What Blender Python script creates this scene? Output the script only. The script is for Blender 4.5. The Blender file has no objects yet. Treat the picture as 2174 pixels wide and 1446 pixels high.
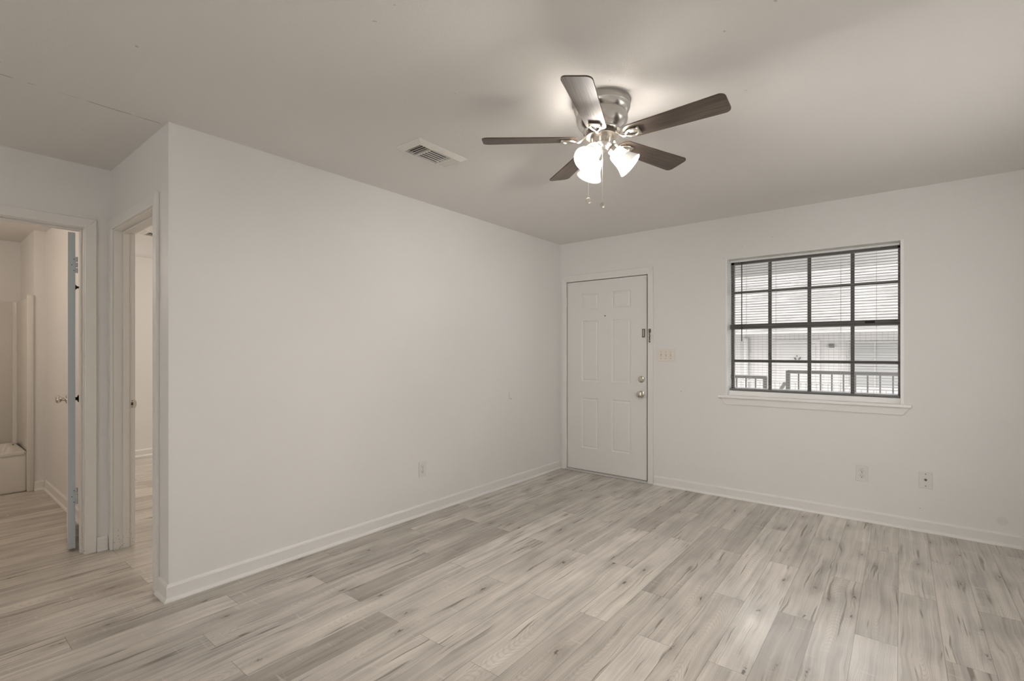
import bpy, bmesh, math, random
from mathutils import Vector, Matrix
PI = math.pi
S = bpy.context.scene
C = S.collection

# ------------------------------------------------------------------ camera
cam_d = bpy.data.cameras.new('camera')
cam = bpy.data.objects.new('camera', cam_d); C.objects.link(cam)
cam_d.sensor_fit = 'HORIZONTAL'; cam_d.sensor_width = 36.0
cam_d.lens = 36.0 * 1034.48 / 2174.0
cam_d.shift_y = 24.24 / 2174.0
cam_d.clip_start = 0.05; cam_d.clip_end = 200
cam.location = (2.9133, -4.4988, 1.2678)
cam.rotation_euler = (PI / 2, 0, math.radians(38.574))
S.camera = cam

# ------------------------------------------------------------------ colour management
S.view_settings.view_transform = 'Standard'
S.view_settings.look = 'None'
S.view_settings.exposure = 0.0
S.view_settings.gamma = 1.0
S.view_settings.use_curve_mapping = False
S.cycles.max_bounces = 10
S.cycles.diffuse_bounces = 6
S.cycles.glossy_bounces = 4
S.cycles.transparent_max_bounces = 12
S.cycles.sample_clamp_indirect = 6.0
S.cycles.caustics_reflective = False
S.cycles.caustics_refractive = False
S.cycles.use_denoising = True

# ------------------------------------------------------------------ world: bright overcast sky
W = bpy.data.worlds.new('overcast_sky'); S.world = W
W.use_nodes = True
nt = W.node_tree
for n in list(nt.nodes): nt.nodes.remove(n)
wo = nt.nodes.new('ShaderNodeOutputWorld'); wb = nt.nodes.new('ShaderNodeBackground')
wb.inputs['Color'].default_value = (1.0, 0.99, 0.98, 1); wb.inputs['Strength'].default_value = 9.0
nt.links.new(wb.outputs[0], wo.inputs[0])

def lamp(kind, name, loc, power, col, rot=(0, 0, 0), **kw):
    d = bpy.data.lights.new(name, kind); d.energy = power; d.color = col
    for k, v in kw.items(): setattr(d, k, v)
    o = bpy.data.objects.new(name, d); C.objects.link(o)
    o.location = loc; o.rotation_euler = rot
    return o
# added fill lights behind and right of the camera; those walls have no windows
lamp('AREA', 'rear_fill_light', (2.3, -7.46, 1.45), 42.0, (1.0, 0.985, 0.96), (PI / 2, 0, PI),
     shape='RECTANGLE', size=2.2, size_y=1.5, spread=math.radians(105))
lamp('AREA', 'side_fill_light', (3.66, -1.7, 1.25), 9.0, (1.0, 0.985, 0.96), (0, PI / 2, 0),
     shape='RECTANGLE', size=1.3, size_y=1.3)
# vanity lamp in the bathroom and ceiling lamp in the bedroom, both out of sight
lamp('POINT', 'bathroom_vanity_light', (-2.3, -4.9, 2.0), 14.5, (1.0, 0.835, 0.69), shadow_soft_size=0.12)
lamp('POINT', 'bedroom_ceiling_light', (-2.2, -1.5, 2.1), 44.0, (1.0, 0.88, 0.76), shadow_soft_size=0.12)

# ------------------------------------------------------------------ materials
def mat(name, col, rough=0.5, metal=0.0, spec=0.5, **kw):
    m = bpy.data.materials.new(name); m.use_nodes = True
    b = m.node_tree.nodes['Principled BSDF']
    b.inputs['Base Color'].default_value = (*col, 1)
    b.inputs['Roughness'].default_value = rough
    b.inputs['Metallic'].default_value = metal
    b.inputs['Specular IOR Level'].default_value = spec
    for k, v in kw.items(): b.inputs[k].default_value = v
    return m
class N:
    """small node-graph helper"""
    def __init__(s, m): s.m = m; s.t = m.node_tree; s.b = s.t.nodes['Principled BSDF']
    def n(s, typ, **kw):
        x = s.t.nodes.new(typ)
        for k, v in kw.items(): setattr(x, k, v)
        return x
    def l(s, a, b): s.t.links.new(a, b)
    def put(s, v, sock):
        if isinstance(v, (int, float)): sock.default_value = v
        elif isinstance(v, tuple): sock.default_value = v
        else: s.l(v, sock)
    def math(s, op, a, b=0.0, c=None, clamp=False):
        x = s.n('ShaderNodeMath', operation=op, use_clamp=clamp)
        s.put(a, x.inputs[0]); s.put(b, x.inputs[1])
        if c is not None: s.put(c, x.inputs[2])
        return x.outputs[0]
    def step(s, v, lo, hi, a=0.0, b=1.0):
        x = s.n('ShaderNodeMapRange', interpolation_type='SMOOTHSTEP')
        s.put(v, x.inputs[0]); s.put(lo, x.inputs[1]); s.put(hi, x.inputs[2]); s.put(a, x.inputs[3]); s.put(b, x.inputs[4])
        return x.outputs[0]
    def mix(s, f, a, b, blend='MIX'):
        x = s.n('ShaderNodeMix', data_type='RGBA', blend_type=blend)
        s.put(f, x.inputs['Factor']); s.put(a, x.inputs['A']); s.put(b, x.inputs['B'])
        return x.outputs['Result']
    def noise(s, vec, scale, detail=2.0, rough=0.5, dist=0.0):
        x = s.n('ShaderNodeTexNoise'); s.put(vec, x.inputs['Vector'])
        x.inputs['Scale'].default_value = scale; x.inputs['Detail'].default_value = detail
        x.inputs['Roughness'].default_value = rough; x.inputs['Distortion'].default_value = dist
        return x.outputs['Fac']
    def comb(s, x, y, z=0.0):
        c = s.n('ShaderNodeCombineXYZ'); s.put(x, c.inputs[0]); s.put(y, c.inputs[1]); s.put(z, c.inputs[2]); return c.outputs[0]
    def bump(s, h, strength, dist=0.01):
        x = s.n('ShaderNodeBump'); s.put(h, x.inputs['Height']); x.inputs['Strength'].default_value = strength
        x.inputs['Distance'].default_value = dist; s.l(x.outputs[0], s.b.inputs['Normal'])
    def pos(s):
        g = s.n('ShaderNodeNewGeometry'); x = s.n('ShaderNodeSeparateXYZ'); s.l(g.outputs['Position'], x.inputs[0])
        return g.outputs['Position'], x.outputs[0], x.outputs[1], x.outputs[2]

WALL = (0.80, 0.793, 0.782)
def paint(name, col, rough, bump=0.12, scale=190, spec=0.35):
    m = mat(name, col, rough, spec=spec); g = N(m)
    p, x, y, z = g.pos()
    h = g.noise(p, scale, 3, 0.6)
    g.bump(h, bump, 0.004)
    big = g.noise(p, 1.7, 3)
    g.l(g.mix(g.step(big, 0.3, 0.7), (*[c * 0.985 for c in col], 1), (*col, 1)), g.b.inputs['Base Color'])
    return m, g
M = {}
M['wall'], g = paint('wall_paint', WALL, 0.5)
# left wall: small crescent dent in the plaster
M['wall_left'], g = paint('left_wall_paint', WALL, 0.45)
p, x, y, z = g.pos()
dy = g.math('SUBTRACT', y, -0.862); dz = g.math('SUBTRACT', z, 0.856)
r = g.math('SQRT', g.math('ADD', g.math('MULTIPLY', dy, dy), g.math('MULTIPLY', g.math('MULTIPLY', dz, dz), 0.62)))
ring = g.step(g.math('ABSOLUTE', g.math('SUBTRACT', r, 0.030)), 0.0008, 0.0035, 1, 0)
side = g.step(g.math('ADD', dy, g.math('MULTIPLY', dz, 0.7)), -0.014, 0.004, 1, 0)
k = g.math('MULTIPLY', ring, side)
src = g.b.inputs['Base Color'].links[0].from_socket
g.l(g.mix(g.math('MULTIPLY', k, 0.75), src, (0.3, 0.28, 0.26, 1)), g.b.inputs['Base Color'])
# far wall: dull spackle patch and a few pin marks
M['wall_far'], g = paint('far_wall_paint', WALL, 0.5)
p, x, y, z = g.pos()
src = g.b.inputs['Base Color'].links[0].from_socket
def spot(g, a, b, ca, cb, r0, r1):
    da = g.math('SUBTRACT', a, ca); db = g.math('SUBTRACT', b, cb)
    return g.step(g.math('SQRT', g.math('ADD', g.math('MULTIPLY', da, da), g.math('MULTIPLY', db, db))), r0, r1, 1, 0)
src = g.mix(g.math('MULTIPLY', spot(g, x, z, 3.434, 0.158, 0.024, 0.032), 0.5), src, (0.68, 0.675, 0.665, 1))
for (cx, cz, rr) in ((1.326, 0.903, 0.006), (1.85, 2.17, 0.004), (2.08, 2.22, 0.004), (2.42, 2.24, 0.003), (1.075, 1.445, 0.004), (1.075, 1.50, 0.003), (1.70, 2.09, 0.004), (3.02, 0.16, 0.004)):
    src = g.mix(g.math('MULTIPLY', spot(g, x, z, cx, cz, rr * 0.4, rr), 0.7), src, (0.25, 0.23, 0.21, 1))
g.l(src, g.b.inputs['Base Color'])
# ceiling: flat texture, crack along the old partition line, soot flecks near the register
CEIL = (0.785, 0.768, 0.745)
M['ceiling'], g = paint('ceiling_paint', CEIL, 0.75, 0.25, 130, 0.2)
p, x, y, z = g.pos()
src = g.b.inputs['Base Color'].links[0].from_socket
wob = g.math('MULTIPLY', g.math('SUBTRACT', g.noise(p, 7, 4), 0.5), 0.02)
cr = g.step(g.math('ABSOLUTE', g.math('ADD', g.math('SUBTRACT', x, -0.058), wob)), 0.0015, 0.005, 1, 0)
cr = g.math('MULTIPLY', cr, g.step(y, -3.68, -3.66, 1, 0))
cr = g.math('MULTIPLY', cr, g.step(g.noise(p, 11, 2), 0.42, 0.55))
src = g.mix(g.math('MULTIPLY', cr, 0.65), src, (0.22, 0.19, 0.16, 1))
fl = g.step(g.noise(p, 150, 2), 0.655, 0.71)
fm = g.math('MULTIPLY', spot(g, x, y, 1.10, -2.56, 0.03, 0.30), fl)
src = g.mix(g.math('MULTIPLY', fm, 0.6), src, (0.2, 0.17, 0.14, 1))
fm = g.math('MULTIPLY', g.step(g.noise(p, 23, 2), 0.765, 0.785), 0.45)
src = g.mix(fm, src, (0.3, 0.27, 0.24, 1))
g.l(src, g.b.inputs['Base Color'])

M['trim'] = mat('trim_gloss_paint', (0.80, 0.79, 0.77), 0.32)
M['trim_old'], g = paint('worn_trim_paint', (0.76, 0.74, 0.71), 0.4, 0.05, 60)
p, x, y, z = g.pos()
src = g.b.inputs['Base Color'].links[0].from_socket
chip = g.math('MULTIPLY', g.step(g.noise(p, 90, 3, 0.7), 0.615, 0.65), g.step(z, 0.02, 0.22, 1, 0))
src = g.mix(g.math('MULTIPLY', chip, 0.8), src, (0.16, 0.14, 0.12, 1))
g.l(src, g.b.inputs['Base Color'])
M['door'] = mat('door_satin_paint', (0.79, 0.785, 0.77), 0.38)
M['door_edge'] = mat('cool_light_edge_tint', (0.52, 0.57, 0.60), 0.45)  # cool light from the living room tinted into the hinge edge colour
M['white_plastic'] = mat('white_plastic', (0.74, 0.73, 0.71), 0.3)
M['cream_plastic'] = mat('cream_plastic', (0.80, 0.745, 0.69), 0.35)
M['dark_slot'] = mat('dark_slot', (0.03, 0.028, 0.025), 0.6)
M['black'] = mat('black_gap', (0.02, 0.015, 0.012), 0.8)
M['seal'] = mat('dark_brown_seal', (0.07, 0.045, 0.035), 0.7)
M['rubber'] = mat('grey_weatherstrip', (0.23, 0.22, 0.21), 0.6)
M['threshold'] = mat('worn_threshold', (0.55, 0.54, 0.52), 0.5)
M['steel'] = mat('satin_nickel', (0.66, 0.62, 0.56), 0.28, 1.0)
M['brushed'] = mat('brushed_nickel', (0.80, 0.775, 0.74), 0.24, 1.0, Anisotropic=0.3)
M['brass'] = mat('aged_nickel_lock', (0.62, 0.57, 0.50), 0.25, 1.0)
M['bronze_dark'] = mat('tarnished_metal', (0.20, 0.18, 0.155), 0.4, 0.8)
M['bronze_frame'] = mat('dark_bronze_window_frame', (0.13, 0.12, 0.112), 0.45)
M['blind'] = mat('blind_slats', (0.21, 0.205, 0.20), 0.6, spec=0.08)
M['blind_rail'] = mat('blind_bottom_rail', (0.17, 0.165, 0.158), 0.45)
M['liner'] = mat('white_window_liner', (0.90, 0.895, 0.885), 0.3)
M['wand'] = mat('smoked_brown_wand', (0.05, 0.028, 0.024), 0.3)
M['hook'] = mat('dark_brown_metal', (0.16, 0.11, 0.075), 0.45, 0.2)
M['tub'] = mat('glossy_fiberglass', (0.74, 0.72, 0.68), 0.16)
M['vent'] = mat('vent_enamel', (0.78, 0.76, 0.72), 0.45)
M['vent_dark'] = mat('vent_duct_dark', (0.03, 0.018, 0.014), 0.9)
M['rail'] = mat('dark_iron_railing', (0.075, 0.072, 0.07), 0.5)
M['rail_far'] = mat('weathered_iron_railing', (0.16, 0.155, 0.15), 0.5)
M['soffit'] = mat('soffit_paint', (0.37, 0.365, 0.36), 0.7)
M['concrete'] = mat('pale_concrete', (0.68, 0.67, 0.65), 0.8)
M['chain'] = mat('bead_chain', (0.62, 0.56, 0.48), 0.3, 1.0)

# siding with vertical grooves
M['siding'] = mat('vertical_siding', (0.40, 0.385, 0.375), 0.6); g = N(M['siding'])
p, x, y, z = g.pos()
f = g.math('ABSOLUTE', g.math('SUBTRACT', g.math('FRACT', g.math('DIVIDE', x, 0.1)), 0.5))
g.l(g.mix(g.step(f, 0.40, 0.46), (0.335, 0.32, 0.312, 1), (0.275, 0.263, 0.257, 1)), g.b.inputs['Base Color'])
# shingles: courses with ragged dark butt lines
M['shingle'] = mat('pale_asphalt_shingles', (0.42, 0.4, 0.39), 0.9); g = N(M['shingle'])
p, x, y, z = g.pos()
yy = g.math('ADD', y, g.math('MULTIPLY', g.math('SUBTRACT', g.noise(g.comb(g.math('MULTIPLY', x, 2.2), y), 1.0, 3), 0.5), 0.07))
cf = g.math('FRACT', g.math('DIVIDE', yy, 0.145))
ln = g.step(g.math('ABSOLUTE', g.math('SUBTRACT', cf, 0.5)), 0.24, 0.42)
br = g.step(g.noise(g.comb(g.math('MULTIPLY', x, 1.1), g.math('MULTIPLY', y, 7.0)), 1.0, 3), 0.36, 0.55)
ln = g.math('MULTIPLY', ln, br)
gr = g.noise(g.comb(g.math('MULTIPLY', x, 1.0), g.math('MULTIPLY', y, 4.0)), 4.0, 4)
c0 = g.mix(g.step(gr, 0.3, 0.7), (0.072, 0.068, 0.066, 1), (0.100, 0.095, 0.092, 1))
g.l(g.mix(g.math('MULTIPLY', ln, 0.85), c0, (0.024, 0.021, 0.020, 1)), g.b.inputs['Base Color'])
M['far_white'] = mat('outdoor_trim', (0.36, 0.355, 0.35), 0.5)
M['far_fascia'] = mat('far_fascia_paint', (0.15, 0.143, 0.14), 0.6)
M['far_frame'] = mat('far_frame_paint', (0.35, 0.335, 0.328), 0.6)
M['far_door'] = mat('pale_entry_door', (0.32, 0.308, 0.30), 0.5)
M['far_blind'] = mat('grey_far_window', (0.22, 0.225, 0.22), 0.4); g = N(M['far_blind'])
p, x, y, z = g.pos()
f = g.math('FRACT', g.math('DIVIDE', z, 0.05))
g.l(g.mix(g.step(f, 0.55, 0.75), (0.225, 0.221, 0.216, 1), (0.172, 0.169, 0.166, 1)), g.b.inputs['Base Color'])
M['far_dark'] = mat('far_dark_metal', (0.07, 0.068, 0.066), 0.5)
M['ground'] = mat('courtyard_paving', (0.5, 0.49, 0.47), 0.9)

# fan blade: dark oak laminate with grain along the blade (UV: u across, v along)
M['blade'] = mat('dark_oak_fan_blade', (0.09, 0.07, 0.055), 0.48, spec=0.6); g = N(M['blade'])
uv = g.n('ShaderNodeUVMap'); uv.uv_map = 'UVMap'; sx = g.n('ShaderNodeSeparateXYZ'); g.l(uv.outputs[0], sx.inputs[0])
gr = g.noise(g.comb(g.math('MULTIPLY', sx.outputs[0], 260.0), g.math('MULTIPLY', sx.outputs[1], 5.0)), 1.0, 3, 0.6)
g2 = g.noise(g.comb(g.math('MULTIPLY', sx.outputs[0], 55.0), g.math('MULTIPLY', sx.outputs[1], 3.0)), 1.0, 2)
c0 = g.mix(g.step(gr, 0.35, 0.68), (0.068, 0.049, 0.037, 1), (0.140, 0.109, 0.086, 1))
g.l(g.mix(g.math('MULTIPLY', g.step(g2, 0.4, 0.65), 0.45), c0, (0.045, 0.033, 0.026, 1)), g.b.inputs['Base Color'])

# frosted glass lamp shade (glows by its own emission) and bulb
def emis(name, base, col, strength):
    m = mat(name, base, 0.25)
    b = m.node_tree.nodes['Principled BSDF']
    b.inputs['Emission Color'].default_value = (*col, 1); b.inputs['Emission Strength'].default_value = strength
    return m
M['shade'] = emis('emissive_frosted_glass', (0.62, 0.61, 0.595), (1.0, 0.92, 0.84), 14.0)
M['bulb'] = emis('lit_bulb', (1, 1, 1), (1.0, 0.95, 0.885), 1180.0)

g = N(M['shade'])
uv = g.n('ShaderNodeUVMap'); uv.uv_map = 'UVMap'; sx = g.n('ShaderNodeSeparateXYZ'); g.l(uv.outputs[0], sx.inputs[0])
g.l(g.step(sx.outputs[1], 0.006, 0.055, 80.0, 0.28), g.b.inputs['Emission Strength'])  # painted glow: strong at the neck, nearly none at the rim

# clear window glass
m = bpy.data.materials.new('clear_window_glass'); m.use_nodes = True; t = m.node_tree
for n in list(t.nodes): t.nodes.remove(n)
o_ = t.nodes.new('ShaderNodeOutputMaterial'); mx = t.nodes.new('ShaderNodeMixShader')
tr = t.nodes.new('ShaderNodeBsdfTransparent'); gl = t.nodes.new('ShaderNodeBsdfGlossy')
gl.inputs['Roughness'].default_value = 0.02; tr.inputs['Color'].default_value = (0.95, 0.96, 0.955, 1)
fr = t.nodes.new('ShaderNodeFresnel'); fr.inputs['IOR'].default_value = 1.35
fm_ = t.nodes.new('ShaderNodeMath'); fm_.operation = 'MULTIPLY'; fm_.inputs[1].default_value = 0.06
t.links.new(fr.outputs[0], fm_.inputs[0]); t.links.new(fm_.outputs[0], mx.inputs[0]); t.links.new(tr.outputs[0], mx.inputs[1]); t.links.new(gl.outputs[0], mx.inputs[2])
t.links.new(mx.outputs[0], o_.inputs[0]); M['glass'] = m

# vinyl planks: per-plank tone and seed from a colour attribute, grain from the plank UV (metres)
M['floor'] = mat('grey_oak_vinyl_planks', (0.5, 0.46, 0.41), 0.3, spec=0.75); g = N(M['floor'])
uv = g.n('ShaderNodeUVMap'); uv.uv_map = 'UVMap'; sx = g.n('ShaderNodeSeparateXYZ'); g.l(uv.outputs[0], sx.inputs[0])
U, V = sx.outputs[0], sx.outputs[1]
at = g.n('ShaderNodeAttribute'); at.attribute_name = 'plank'; sc = g.n('ShaderNodeSeparateXYZ'); g.l(at.outputs['Vector'], sc.inputs[0])
T, R1, R2 = sc.outputs[0], sc.outputs[1], sc.outputs[2]
UO = g.math('ADD', U, g.math('MULTIPLY', R1, 37.0)); VO = g.math('ADD', V, g.math('MULTIPLY', R2, 53.0))
warp = g.math('MULTIPLY', g.math('SUBTRACT', g.noise(g.comb(g.math('MULTIPLY', UO, 6.0), g.math('MULTIPLY', VO, 2.6)), 1.0, 2), 0.5), 0.05)
UW = g.math('ADD', UO, warp)
fine = g.noise(g.comb(g.math('MULTIPLY', UW, 260.0), g.math('MULTIPLY', VO, 2.4)), 1.0, 2, 0.5)
band = g.noise(g.comb(g.math('MULTIPLY', UW, 26.0), g.math('MULTIPLY', VO, 1.0)), 1.0, 2, 0.5)
cloud = g.noise(g.comb(g.math('MULTIPLY', UO, 7.0), g.math('MULTIPLY', VO, 3.2)), 1.0, 2)
base = g.mix(T, (0.315, 0.277, 0.239, 1), (0.680, 0.634, 0.576, 1))
mid = g.noise(g.comb(g.math('MULTIPLY', UW, 100.0), g.math('MULTIPLY', VO, 1.3)), 1.0, 2, 0.5)
tone = g.math('ADD', g.math('MULTIPLY', g.math('SUBTRACT', mid, 0.5), 0.46), g.math('MULTIPLY', g.math('SUBTRACT', band, 0.5), 0.85))
tone = g.math('ADD', tone, g.math('ADD', g.math('MULTIPLY', g.math('SUBTRACT', fine, 0.5), 0.36), g.math('MULTIPLY', g.math('SUBTRACT', cloud, 0.5), 0.75)))
hsv = g.n('ShaderNodeHueSaturation'); g.l(base, hsv.inputs['Color']); g.l(g.math('ADD', 1.0, tone), hsv.inputs['Value'])
col = hsv.outputs[0]
# cathedral rings on some planks
wv = g.n('ShaderNodeTexWave', wave_type='RINGS', rings_direction='Z'); wv.inputs['Scale'].default_value = 1.0
g.l(g.comb(g.math('MULTIPLY', g.math('ADD', g.math('SUBTRACT', U, 0.076), warp), 75.0), g.math('MULTIPLY', g.math('SUBTRACT', V, g.math('MULTIPLY', R2, 1.2)), 9.0)), wv.inputs['Vector'])
wv.inputs['Distortion'].default_value = 2.5; wv.inputs['Detail'].default_value = 1.0; wv.inputs['Detail Scale'].default_value = 0.6
cath = g.math('MULTIPLY', g.step(wv.outputs['Fac'], 0.45, 0.9), g.step(R1, 0.5, 0.52))
cath = g.math('MULTIPLY', cath, g.step(cloud, 0.40, 0.62))
col = g.mix(g.math('MULTIPLY', cath, 0.16), col, (0.20, 0.165, 0.13, 1))
# pale cross flecks
fk = g.noise(g.comb(g.math('MULTIPLY', UO, 5.0), g.math('MULTIPLY', VO, 38.0)), 1.0, 2, 0.5)
col = g.mix(g.math('MULTIPLY', g.step(fk, 0.62, 0.76), 0.40), col, (0.70, 0.65, 0.585, 1))
# dark mineral streaks and knots
stn = g.noise(g.comb(g.math('MULTIPLY', UW, 62.0), g.math('MULTIPLY', VO, 2.0)), 1.0, 2, 0.5, 0.5)
stm = g.noise(g.comb(g.math('MULTIPLY', UO, 5.0), g.math('MULTIPLY', VO, 1.7)), 1.0, 1)
st = g.math('MULTIPLY', g.step(stn, 0.595, 0.675), g.step(stm, 0.44, 0.56))
col = g.mix(g.math('MULTIPLY', st, 0.62), col, (0.115, 0.090, 0.070, 1))
vo = g.n('ShaderNodeTexVoronoi', voronoi_dimensions='2D', feature='F1'); vo.inputs['Scale'].default_value = 1.0
g.l(g.comb(g.math('MULTIPLY', UW, 6.5), g.math('MULTIPLY', VO, 2.0)), vo.inputs['Vector'])
vs = g.n('ShaderNodeSeparateColor'); g.l(vo.outputs['Color'], vs.inputs[0])
kd = g.math('ADD', vo.outputs['Distance'], g.math('MULTIPLY', g.math('SUBTRACT', g.noise(g.comb(g.math('MULTIPLY', UO, 70.0), g.math('MULTIPLY', VO, 30.0)), 1.0, 3, 0.6, 0.8), 0.5), 0.26))
on = g.step(vs.outputs[0], 0.44, 0.46, 1, 0)
kn = g.math('MULTIPLY', g.step(kd, 0.0, 0.055, 1, 0), on)
halo = g.math('MULTIPLY', g.step(kd, 0.03, 0.30, 1, 0), on)
col = g.mix(g.math('MULTIPLY', halo, 0.30), col, (0.19, 0.155, 0.122, 1))
col = g.mix(g.math('MULTIPLY', kn, 0.75), col, (0.075, 0.058, 0.046, 1))
# plank seams
PW, PL = 0.1525, 1.22
su = g.math('MINIMUM', U, g.math('SUBTRACT', PW, U)); sv = g.math('MINIMUM', V, g.math('SUBTRACT', PL, V))
seam = g.step(g.math('MINIMUM', su, sv), 0.0004, 0.0018, 1, 0)
col = g.mix(g.math('MULTIPLY', seam, 0.55), col, (0.12, 0.098, 0.08, 1))
g.l(col, g.b.inputs['Base Color'])
rg = g.noise(g.comb(g.math('MULTIPLY', UO, 160.0), g.math('MULTIPLY', VO, 6.0)), 1.0, 2)
g.l(g.math('ADD', 0.235, g.math('MULTIPLY', rg, 0.04)), g.b.inputs['Roughness'])
g.bump(g.math('SUBTRACT', g.math('MULTIPLY', rg, 0.05), seam), 0.04, 0.002)

# ------------------------------------------------------------------ mesh helpers
def vec(*a): return Vector(a)
def quadset(bm, vs, fs):
    v = [bm.verts.new(p) for p in vs]
    for f in fs: bm.faces.new([v[i] for i in f])
    return v
def box(bm, x0, x1, y0, y1, z0, z1, bev=0.0):
    t = bmesh.new()
    quadset(t, [(x0, y0, z0), (x1, y0, z0), (x1, y1, z0), (x0, y1, z0), (x0, y0, z1), (x1, y0, z1), (x1, y1, z1), (x0, y1, z1)],
            [(0, 3, 2, 1), (4, 5, 6, 7), (0, 1, 5, 4), (1, 2, 6, 5), (2, 3, 7, 6), (3, 0, 4, 7)])
    if bev: bmesh.ops.bevel(t, geom=list(t.edges), offset=bev, segments=2, profile=0.5, affect='EDGES')
    add(bm, t)
def add(bm, t, mx=None):
    if mx is not None: bmesh.ops.transform(t, matrix=mx, verts=t.verts)
    me = bpy.data.meshes.new('tmp'); t.to_mesh(me); t.free(); bm.from_mesh(me); bpy.data.meshes.remove(me)
def frame_z(d):
    d = Vector(d).normalized(); q = d.to_track_quat('Z', 'Y'); return q.to_matrix().to_4x4()
def lathe(bm, prof, n=32, mx=None, closed=False):
    t = bmesh.new(); rings = []
    for (r, z) in prof:
        if r < 1e-6: rings.append([t.verts.new((0, 0, z))])
        else: rings.append([t.verts.new((r * math.cos(2 * PI * i / n), r * math.sin(2 * PI * i / n), z)) for i in range(n)])
    pairs = list(zip(rings, rings[1:]))
    if closed: pairs.append((rings[-1], rings[0]))
    for a, b in pairs:
        for i in range(n):
            j = (i + 1) % n
            if len(a) == 1 and len(b) == 1: continue
            if len(a) == 1: t.faces.new((a[0], b[j], b[i]))
            elif len(b) == 1: t.faces.new((a[i], a[j], b[0]))
            else: t.faces.new((a[i], a[j], b[j], b[i]))
    bmesh.ops.recalc_face_normals(t, faces=t.faces)
    add(bm, t, mx)
def tube(bm, pts, r, n=10, flat=1.0):
    pts = [Vector(p) for p in pts]; rr = r if isinstance(r, (list, tuple)) else [r] * len(pts)
    t = bmesh.new(); rings = []; up = Vector((0, 0, 1))
    for i, p in enumerate(pts):
        d = (pts[min(i + 1, len(pts) - 1)] - pts[max(i - 1, 0)]).normalized()
        a = d.cross(up)
        if a.length < 1e-3: a = d.cross(Vector((1, 0, 0)))
        a.normalize(); b = a.cross(d).normalized()
        rings.append([t.verts.new(p + a * (rr[i] * math.cos(2 * PI * k / n)) + b * (rr[i] * flat * math.sin(2 * PI * k / n))) for k in range(n)])
    for a, b in zip(rings, rings[1:]):
        for k in range(n): t.faces.new((a[k], a[(k + 1) % n], b[(k + 1) % n], b[k]))
    t.faces.new(rings[0][::-1]); t.faces.new(rings[-1])
    bmesh.ops.recalc_face_normals(t, faces=t.faces); add(bm, t)
def cyl(bm, a, b, r, n=16, r2=None):
    a, b = Vector(a), Vector(b); L = (b - a).length
    r2 = r if r2 is None else r2
    lathe(bm, [(0, 0), (r, 0), (r2, L), (0, L)], n, Matrix.Translation(a) @ frame_z(b - a))
def ball(bm, c, r, sc=(1, 1, 1), n=20):
    prof = [(r * math.sin(PI * i / 12), -r * math.cos(PI * i / 12)) for i in range(13)]
    prof[0] = (0, -r); prof[-1] = (0, r)
    lathe(bm, prof, n, Matrix.Translation(c) @ Matrix.Diagonal((*sc, 1)))
def prism(bm, poly, z0, z1, mx=None, bev=0.0):
    """closed 2D outline extruded along local z"""
    t = bmesh.new(); n = len(poly)
    a = [t.verts.new((p[0], p[1], z0)) for p in poly]; b = [t.verts.new((p[0], p[1], z1)) for p in poly]
    t.faces.new(a[::-1]); t.faces.new(b)
    for i in range(n): t.faces.new((a[i], a[(i + 1) % n], b[(i + 1) % n], b[i]))
    bmesh.ops.recalc_face_normals(t, faces=t.faces)
    if bev: bmesh.ops.bevel(t, geom=[e for e in t.edges], offset=bev, segments=2, profile=0.5, affect='EDGES')
    add(bm, t, mx)
def extrude_profile(bm, prof, a, b, out, ma=0, mb=0):
    """sweep a 2D profile (distance from wall, height) along the floor line a->b; out = direction away from the wall"""
    a, b, out = Vector(a), Vector(b), Vector(out); t = bmesh.new()
    w = (b - a).normalized()
    A = [t.verts.new(a + out * d - w * (d * ma) + Vector((0, 0, z))) for d, z in prof]; B = [t.verts.new(b + out * d + w * (d * mb) + Vector((0, 0, z))) for d, z in prof]
    n = len(prof)
    for i in range(n): t.faces.new((A[i], A[(i + 1) % n], B[(i + 1) % n], B[i]))
    t.faces.new(A[::-1]); t.faces.new(B)
    bmesh.ops.recalc_face_normals(t, faces=t.faces); add(bm, t)

def wloc(o):
    p = Vector((0, 0, 0))
    while o: p += o.location; o = o.parent
    return p
def obj(name, bm, m, parent=None, smooth=False, loc=None, label=None, auto=35):
    """link a bmesh given in world coordinates as ONE object"""
    me = bpy.data.meshes.new(name); base = wloc(parent) if parent else Vector((0, 0, 0))
    if loc is not None: base = Vector(loc)
    bmesh.ops.translate(bm, verts=bm.verts, vec=-base)
    if smooth:
        for f in bm.faces: f.smooth = True
        lim = math.radians(auto)
        for e in bm.edges:
            if len(e.link_faces) == 2 and e.calc_face_angle(0) > lim: e.smooth = False
    bm.to_mesh(me); bm.free()
    me.materials.append(M[m] if isinstance(m, str) else m)
    o = bpy.data.objects.new(name, me); C.objects.link(o)
    if parent:
        o.parent = parent; o.location = base - wloc(parent)
    else: o.location = base
    if label: o['label'] = label
    return o
def tag(o, label, cat, group=None):
    o['label'] = label; o['category'] = cat
    if group: o['group'] = group
    return o
def thing(name, label, cat, loc, group=None):
    o = bpy.data.objects.new(name, None); C.objects.link(o); o.location = loc; o.empty_display_size = 0.05
    return tag(o, label, cat, group)
def struct(name, bm, m, label, parent=None, smooth=False, cat='room'):
    o = obj(name, bm, m, parent, smooth)
    if not parent:
        o['kind'] = 'structure'; o['label'] = label; o['category'] = cat
    return o
def sroot(name, label, loc, cat):
    o = thing(name, label, cat, loc); o['kind'] = 'structure'; return o
NB = bmesh.new

# ------------------------------------------------------------------ room shell
H = 2.44; HX = -1.085; HY = -3.65; T = 0.115
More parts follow.
